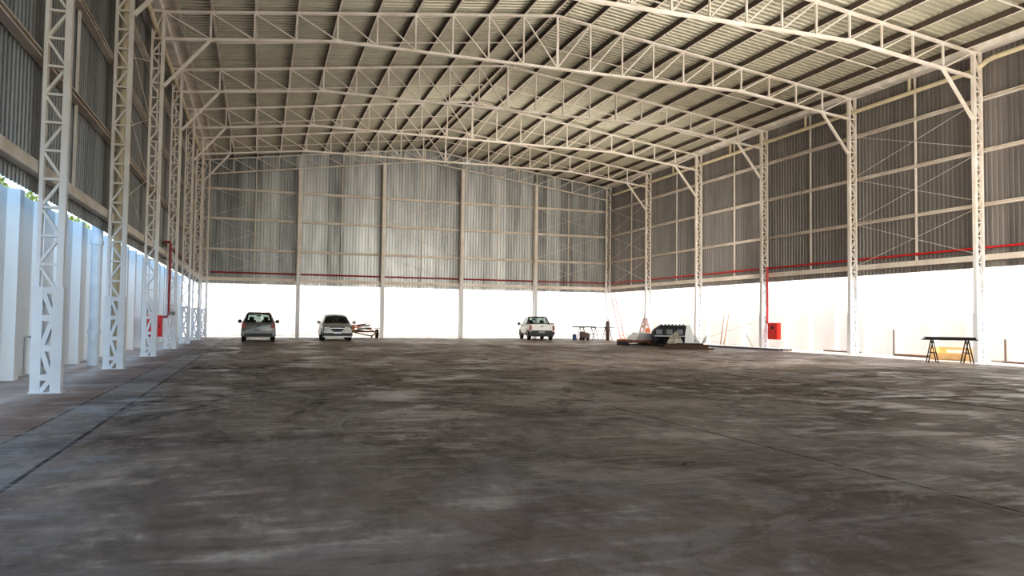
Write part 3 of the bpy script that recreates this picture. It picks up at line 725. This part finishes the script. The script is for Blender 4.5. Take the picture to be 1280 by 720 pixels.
# extension ladder
t = thing('ladder', 'faded red aluminium ladder leaning by the far right corner column', 'ladder', (24.05, 48.3, 0))
top = Vector((-.3, .9, 2.95)); wv = Vector((.31, .0, 0))
for s in (0, 1):
    m = MB(); m.bar(wv * s + Vector((0, 0, .02)), top + wv * s, .045, .07, up=(0, 1, 0)); m.build('side_rail', 'pink', t)
for k in range(1, 11):
    a = top * (k / 11.0); m = MB(); m.bar(a, a + wv, .035, .035); m.build('rung', 'pink', t)
m = MB(); m.box(-.35, .55, -.35, .05, 0, .06); m.box(-.2, .45, -.28, -.05, .06, .1)
tag(m.build('timber_pallet', 'plankor', loc=(23.6, 47.0, 0)), 'flat reddish board lying at the foot of the ladder', 'board')
t = thing('air_compressor', 'small black machine with raised handle beside the ladder foot', 'machine', (22.25, 42.6, 0))
m = MB(); m.tube([(-.22, 0, .22), (.22, 0, .22)], .13, 14); m.box(-.12, .16, -.1, .1, .33, .5); m.build('tank', 'black', t)
m = MB(); m.tube([(.18, 0, .3), (.3, 0, .62), (.36, 0, .62)], .018, 6); m.build('handle', 'black', t)
m = MB(); m.box(-.2, -.16, -.12, .12, 0, .12); m.box(.16, .2, -.12, .12, 0, .12); m.build('foot', 'black', t)
# box profile frames leaning near the 5th column
t = thing('folding_trestle', 'pinkish folding trestle frame standing beside the fifth right column', 'trestle', (23.0, 42.8, 0))
for s in (-1, 1):
    m = MB(); m.bar((-.45, s * .2, 0), (.02, s * .2, 1.45), .05, .06); m.build('leg', 'palepink', t)
    m = MB(); m.bar((.35, s * .2, 0), (.0, s * .2, 1.45), .05, .06); m.build('leg', 'palepink', t)
for z in (.3, .6, .9, 1.2, 1.42):
    m = MB(); x = -.45 + .47 * z / 1.45; m.bar((x, -.2, z), (x, .2, z), .03, .05); m.build('rung', 'palepink', t)
m = MB(); m.bar((-.12, 0, .95), (.14, 0, 1.1), .3, .06); m.build('spreader', 'tarp', t)

# left pallet with sheet metal trough
t = thing('steel_pallet', 'dark low steel rack on the floor carrying the grey trough', 'pallet', (19.3, 36.2, 0))
for y in (-.55, .55): 
    m = MB(); m.bar((-1.2, y, .24), (1.35, y, .24), .1, .12); m.build('beam', 'rust', t)
for x in (-1.0, -.2, .6, 1.2):
    m = MB(); m.box(x - .06, x + .06, -.6, .6, .14, .2); m.build('cross_bar', 'black', t)
m = MB(); m.box(-1.25, .2, -.62, -.54, .03, .1); m.box(-1.2, -1.1, -.6, .6, 0, .18); m.build('runner', 'black', t)
m = MB(); m.box(.0, .35, -.6, .5, 0, .18); m.build('foot_block', 'rust', t)
m = MB(); m.box(.7, 1.4, -.55, .5, 0, .12); m.build('foot_block', 'rust', t)
t = thing('metal_trough', 'grey sheet metal trough with slanted white ends on the dark rack', 'trough', (19.45, 36.2, .3))
m = MB(); m.add([(-.75, -.45, 0), (.75, -.45, 0), (.55, -.35, .34), (-.5, -.35, .34), (-.75, .45, 0), (.75, .45, 0), (.55, .35, .34), (-.5, .35, .34)], [(0, 1, 2, 3), (5, 4, 7, 6), (0, 4, 5, 1)])
o = m.build('trough_body', 'grey', t); fix_normals(o)
m = MB(); m.add([(-.80, -.5, 0), (-.50, -.36, .38), (-.50, .36, .38), (-.80, .5, 0), (-.84, -.5, 0), (-.54, -.36, .38), (-.54, .36, .38), (-.84, .5, 0)], [(0, 1, 2, 3), (4, 7, 6, 5), (0, 4, 5, 1), (1, 5, 6, 2), (2, 6, 7, 3)]); m.build('end_panel', 'white', t)
m = MB(); m.add([(.80, -.5, 0), (.55, -.36, .36), (.55, .36, .36), (.80, .5, 0), (.84, -.5, 0), (.59, -.36, .36), (.59, .36, .36), (.84, .5, 0)], [(0, 3, 2, 1), (4, 5, 6, 7), (0, 1, 5, 4), (1, 2, 6, 5), (2, 3, 7, 6)]); m.build('end_panel', 'white', t)
m = MB(); m.box(-.5, .4, .2, .5, .34, .38); m.build('lid', 'white', t)
for q, x in enumerate((18.3, 18.45)):
    m = MB(); m.tube([(0, 0, .3), (.0, 0, .85 - q * .3)], .02, 6); m.box(-.07, .07, -.05, .05, .3, .33)
    tag(m.build('clamp_post', 'grey', loc=(x, 36.0 + q * .1, 0)), ('taller' if q == 0 else 'shorter') + ' thin upright rod on the left end of the dark rack', 'rod')
m = MB(); m.tube([(0, 0, .66), (0, 0, .69), (0, 0, .80), (0, 0, .9)], [.16, .15, .13, .05], 14)
tag(m.build('safety_helmet', 'orange', loc=(19.85, 36.6, 0.03), smooth=True), 'small orange helmet on top of the grey trough', 'helmet')

# machine: black slatted rack with moulded grey boxes and white slanted side
t = thing('vehicle_body_section', 'large black machine cabin with ribbed top and slanted white side panel', 'machine', (20.1, 34.4, 0), -.42)
t.scale = (.84, .84, .98)
m = MB()
prof = [(-1.15, .10), (-1.22, .75), (-1.08, .92), (-.72, 1.12), (.75, 1.12), (.95, .95), (1.15, .10)]
m.prism(prof, (0, 0, 0), (0, 1.1, 0), (1, 0, 0), (0, 0, 1)); o = m.build('cabin_shell', 'black', t); fix_normals(o)
for q in range(3):
    m = MB(); x = -1.05 + q * .62; m.box(x + .03, x + .38, -.05, .02, .64, .90); o = m.build('window_panel', 'greydark', t)
    m = MB(); m.box(x - .06, x + .5, -.07, .0, .16, .52); m.build('lower_panel', 'glassd', t)
    m = MB(); m.box(x - .08, x + .52, -.10, .0, .53, .58); m.build('rail', 'grey', t)
for q in range(7):
    m = MB(); x = -.7 + q * .22; m.bar((x, -.08, 1.02), (x + .1, 1.05, 1.14), .10, .07); m.build('roof_rib', 'black', t)
m = MB(); m.add([(.66, -.20, .12), (1.36, -.20, .12), (1.02, -.04, 1.14), (.80, -.04, 1.14), (.70, -.14, .7), (1.36, 1.1, .12), (1.02, 1.05, 1.14)],
              [(0, 1, 2, 3, 4), (1, 5, 6, 2)]); m.build('side_panel', 'white', t)
# front pallet and tarps
t = thing('wooden_pallet', 'dark brown stack of wide boards under the crumpled tarps', 'pallet', (19.0, 31.6, 0), -.45)
for q in range(3):
    m = MB(); m.box(-1.05 + q * .12, 1.05 + q * .05, -.5 + q * .02, .5 - q * .03, .01 + q * .07, .075 + q * .07); m.build('board', 'wood', t)
m = MB(); m.box(.2, 1.35, -.6, -.3, .0, .07); m.build('board', 'wood', t)
m = MB(); m.box(-.3, .9, -.3, .4, .22, .27); m.build('board', 'black', t)
def tarp(label, loc, sx, sy, h, mat, seed, rot=0, vee=False):
    random.seed(seed); m = MB(); n = 12; vs = []
    for i in range(n + 1):
        for j in range(n + 1):
            u, v = i / n * 2 - 1, j / n * 2 - 1; r = max(abs(u), abs(v))
            z = h * (1 - r ** 1.6) * random.uniform(.65, 1.15)
            if vee: z = h * (abs(u) ** 1.2) * (1 - abs(v) ** 3 * .8) * random.uniform(.8, 1.1) + .02
            if r > .99 and not vee: z = 0
            vs.append((u * sx + random.uniform(-.03, .03), v * sy + random.uniform(-.03, .03), z))
    m.add(vs, [(i * (n + 1) + j, (i + 1) * (n + 1) + j, (i + 1) * (n + 1) + j + 1, i * (n + 1) + j + 1) for i in range(n) for j in range(n)])
    o = m.build('crumpled_tarp', mat, loc=loc); o.rotation_euler = (0, 0, rot); tag(o, label, 'tarp', 'crumpled tarps')
tarp('grey and tan crumpled sheet heaped at the left of the dark boards', (18.85, 32.1, .24), .38, .32, .55, 'tarp', 3, -.5)
tarp('small white folded sheet standing up at the right end of the dark boards', (19.75, 31.3, .22), .27, .2, .45, 'greyplastic', 5, -.5, True)

# long profiles along the right wall
def rod_bundle(name, label, cat, p, q, n, w, mat, grp, seed=1, wz=.03):
    random.seed(seed); P, Q = Vector(p), Vector(q)
    d = (Q - P).normalized(); nrm = Vector((d.y, -d.x, 0))
    for k in range(n):
        off = nrm * (k - n / 2) * w * 1.15 + d * random.uniform(-.4, .4); m = MB()
        m.bar(off + Vector((0, 0, wz / 2)), Q - P + off + Vector((0, 0, wz / 2)), w, wz)
        tag(m.build(name, mat if isinstance(mat, str) else mat[k % len(mat)], loc=p), label, cat, grp)
rod_bundle('metal_profile', 'long thin grey metal profile lying on the floor beside the hose cabinet', 'metal profile', (22.3, 36.0, 0), (22.9, 29.6, 0), 6, .09, ['plastic', 'greydark'], 'long metal profiles on the floor by the right wall', 2, .08)
rod_bundle('wooden_plank', 'short weathered plank lying at the foot of the right white wall', 'plank', (25.0, 28.9, 0), (25.0, 26.9, 0), 3, .12, ['plank', 'wood'], 'short planks under the second right bay', 4, .05)
rod_bundle('wooden_plank', 'reddish plank lying on the floor left of the plywood crate', 'plank', (24.9, 24.6, 0), (24.7, 22.0, 0), 4, .12, ['plankor', 'plank'], 'reddish planks beside the crate', 6, .08)
rod_bundle('metal_profile', 'dark metal profile lying on the floor right of the nearest right column', 'metal profile', (24.6, 20.0, 0), (24.2, 17.6, 0), 4, .08, ['grey', 'rust'], 'short metal profiles near the right edge', 9, .05)
for (a, c_, w, mat, lab) in (((25.2, 37.85, 0), (25.5, 37.85, 2.3), .06, 'plankpale', 'taller of two narrow pointed boards leaning on the right white wall'),
                         ((25.15, 37.45, 0), (25.5, 37.5, 1.75), .09, 'plankpale', 'shorter reddish board leaning beside the taller pointed board')):
    m = MB(); A, B_ = Vector((0, 0, 0)), Vector(c_) - Vector(a); m.add([A + Vector((0, -w, 0)), A + Vector((0, w, 0)), B_ + Vector((0, w * .2, 0)), B_ + Vector((0, -w * .2, 0)), A + Vector((.03, -w, 0)), A + Vector((.03, w, 0)), B_ + Vector((.03, w * .2, 0)), B_ + Vector((.03, -w * .2, 0))],
                     [(0, 3, 2, 1), (4, 5, 6, 7), (0, 1, 5, 4), (1, 2, 6, 5), (2, 3, 7, 6), (3, 0, 4, 7)])
    tag(m.build('leaning_board', mat, loc=a), lab, 'board')
m = MB(); m.tube([(0, 0, .02), (2.0, -3.3, 1.25)], .012, 6); tag(m.build('leaning_rod', 'plankpale', loc=(23.4, 38.5, 0)), 'long pale rod leaning up to the right across the wall', 'rod')
m = MB(); m.tube([(0, 0, .63), (-.5, -1.25, .02)], .022, 6); tag(m.build('leaning_rod', 'plank', loc=(25.4, 35.7, 0)), 'short brown rod leaning down to the right near the wall', 'rod')
for (x, y, h_, lab) in ((25.35, 25.4, 1.06, 'upright grey post standing against the right white wall, left of the crate'), (25.35, 20.35, .8, 'short upright grey post against the right white wall near the picture edge')):
    m = MB(); m.prism([(-.05, 0), (.05, 0), (.05, h_ - .05), (.02, h_), (-.02, h_), (-.05, h_ - .05)], (0, -.03, 0), (0, .06, 0), (1, 0, 0), (0, 0, 1))
    o = m.build('wooden_post', 'plank', loc=(x, y, 0)); o.rotation_euler = (0, 0, .8); tag(o, lab, 'post')

# plywood crate
t = thing('plywood_crate', 'open yellow plywood crate lying behind the black trestle table', 'crate', (24.25, 21.35, 0), PI / 2 + .12)
m = MB(); m.box(-.72, .72, -.02, .02, .0, .26); m.build('front_board', 'ply', t)
m = MB(); m.box(-.72, .72, .5, .54, .0, .26); m.build('back_board', 'ply', t)
m = MB(); m.box(-.72, .72, -.02, .02, .38, .46); m.build('top_rail', 'ply', t)
for s in (-1, 1):
    m = MB(); m.box(s * .70 - .02, s * .70 + .02, 0, .52, 0, .46); m.build('end_board', 'ply', t)
m = MB(); m.box(.42, .70, -.03, .03, 0, .46); m.build('corner_post', 'ply', t)
m = MB(); m.box(-.70, .70, 0, .52, .0, .03); m.build('base', 'ply', t)
# black trestle table
ang = math.atan2(19.64 - 20.18, 22.57 - 21.94)
t = thing('trestle_table', 'black trestle table with A-shaped legs in front of the plywood crate', 'table', (22.26, 19.91, 0), ang)
m = MB(); m.box(-.74, .74, -.30, .30, .80, .87); m.build('table_top', 'black', t)
m = MB(); m.box(-.84, .84, -.10, .10, .765, .80); m.build('under_beam', 'black', t)
for e in (-1, 1):
    for yy in (-.26, .26):
        for s in (-1, 1):
            m = MB(); m.bar((e * .52, yy, .78), (e * .52 + s * .15, yy * 1.1, 0), .035, .035); m.build('leg', 'black', t)
        m = MB(); m.bar((e * .52 - .08, yy * 1.05, .34), (e * .52 + .08, yy * 1.05, .34), .02, .025); m.build('stretcher', 'black', t)

# floor scrap near the camera
m = MB(); m.add([(-.045, -.02, .0), (.03, -.025, .0), (.045, .01, .012), (.0, .03, .0), (-.05, .02, .0), (-.03, .0, .022), (.03, -.005, .028), (.01, .02, .02), (.06, -.02, .03)],
              [(0, 1, 6, 5), (1, 8, 2, 6), (2, 3, 7, 6), (3, 4, 5, 7), (4, 0, 5), (5, 6, 7)])
o = m.build('wood_chip', 'wood', loc=(3.67, 6.02, .001)); tag(o, 'small crumpled brown scrap lying alone on the near floor', 'scrap')

# shrubs peeking over the left outer wall
def shrub(y, label, seed):
    random.seed(seed); t = thing('shrub', label, 'shrub', (-5.9, y, 0), 0, 'shrubs behind the left wall')
    m = MB()
    for q in range(4): m.tube([(0, 0, 0), (random.uniform(-.3, .3), random.uniform(-.6, .6), 2.4), (random.uniform(-.5, .5), random.uniform(-1.2, 1.2), 3.9)], [.06, .04, .02], 6)
    m.build('stem', 'bark', t)
    m = MB()
    for q in range(1600):
        a = random.uniform(0, 2 * PI); r = random.random() ** .5
        p = Vector((r * .7 * math.cos(a), r * 1.5 * math.sin(a), 3.3 + random.uniform(-1, 1.15) * math.sqrt(max(0, 1 - r * r * .7))))
        d = Vector((random.uniform(-1, 1), random.uniform(-1, 1), random.uniform(-1, 1))).normalized() * .09; e = d.orthogonal().normalized() * .045
        m.add([p - d, p + e, p + d, p - e], [(0, 1, 2, 3)])
    m.build('foliage', 'leaf', t)
shrub(19.0, 'yellow green shrub showing above the left white wall, nearest to the camera', 1)
shrub(22.6, 'yellow green shrub showing above the left white wall behind the first column', 2)
shrub(28.0, 'yellow green shrub showing above the left white wall, farthest back', 3)

# ------------------------------------------------------------------ light
sc = bpy.context.scene
w = bpy.data.worlds.new('World'); sc.world = w; w.use_nodes = True; nt = w.node_tree
bg = nt.nodes['Background']; sky = N(nt, 'ShaderNodeTexSky'); sky.sky_type = 'NISHITA'; sky.sun_disc = False
sky.sun_elevation = math.radians(60); sky.sun_rotation = math.radians(90); sky.air_density = 1.2; sky.dust_density = .6
nt.links.new(sky.outputs[0], bg.inputs[0]); bg.inputs[1].default_value = .35
def light(kind, name, loc, energy, color=(1, 1, 1), aim=None, size=1, sizey=None, **k):
    d = bpy.data.lights.new(name, kind); d.energy = energy; d.color = color
    if kind == 'AREA':
        d.size = size
        if sizey: d.shape = 'RECTANGLE'; d.size_y = sizey
        for a, v in k.items(): setattr(d, a, v)
    o = bpy.data.objects.new(name, d); C.objects.link(o); o.location = loc
    if aim is not None:
        o.rotation_euler = Vector(aim).to_track_quat('-Z', 'Y').to_euler()
    return o
s = light('SUN', 'sun', (40, 10, 40), 15.0, (1, .95, .87), aim=(-.5, -.03, -1)); s.data.angle = math.radians(.6)
# unseen lamps added to boost sky glow in the slots between cladding and outer walls
def strip(name, x, y, lx, ly, energy, col, tilt=(0, 0, -1), z=6.0):
    o = light('AREA', name, (x, y, z), energy, col); o.data.shape = 'RECTANGLE'; o.data.size = lx; o.data.size_y = ly
    o.rotation_euler = Vector(tilt).to_track_quat('-Z', 'Y').to_euler() if tilt != (0, 0, -1) else (0, 0, 0)
    return o
strip('slot_fill_right', 25.05, 28, .9, 48, 3500, (1, .97, .93))
strip('slot_fill_back', 10.3, 51.8, 27, 1.2, 1000, (1, .98, .95))
strip('slot_fill_left', -4.1, 28, .6, 48, 1150, (.45, .72, 1))
# broad daylight through the open front end behind the camera
fr = light('AREA', 'front_daylight', (10.3, -9.5, 5.0), 1400, (.80, .90, 1), aim=(0, 1, .12), size=26, sizey=9)
# unseen fill lamps added inside the hall, facing away from the camera
for y, e in ((15.5, 1250), (33.5, 650)):
    light('AREA', 'hall_fill', (15.0, y, 5.2), e, (1, .94, .86), aim=(.12, 1, .34), size=15, sizey=5)

# ------------------------------------------------------------------ camera
cd = bpy.data.cameras.new('camera'); cam = bpy.data.objects.new('camera', cd); C.objects.link(cam); sc.camera = cam
cd.sensor_width = 36; cd.lens = 951.74 / 1280 * 36; cd.clip_end = 500
yaw, pitch, roll = .3198, .0417, -.0122
f = Vector((math.sin(yaw) * math.cos(pitch), math.cos(yaw) * math.cos(pitch), math.sin(pitch)))
r = Vector((math.cos(yaw), -math.sin(yaw), 0)); u = r.cross(f)
r2 = r * math.cos(roll) - u * math.sin(roll); u2 = r * math.sin(roll) + u * math.cos(roll)
mt = Matrix((r2, u2, -f)).transposed().to_4x4(); mt.translation = (0, 0, 1.277); cam.matrix_world = mt
sc.view_settings.view_transform = 'Standard'; sc.view_settings.look = 'Medium High Contrast'
sc.view_settings.exposure = 0
sc.cycles.use_denoising = True
sc.cycles.max_bounces = 7; sc.cycles.diffuse_bounces = 5; sc.cycles.sample_clamp_indirect = 12
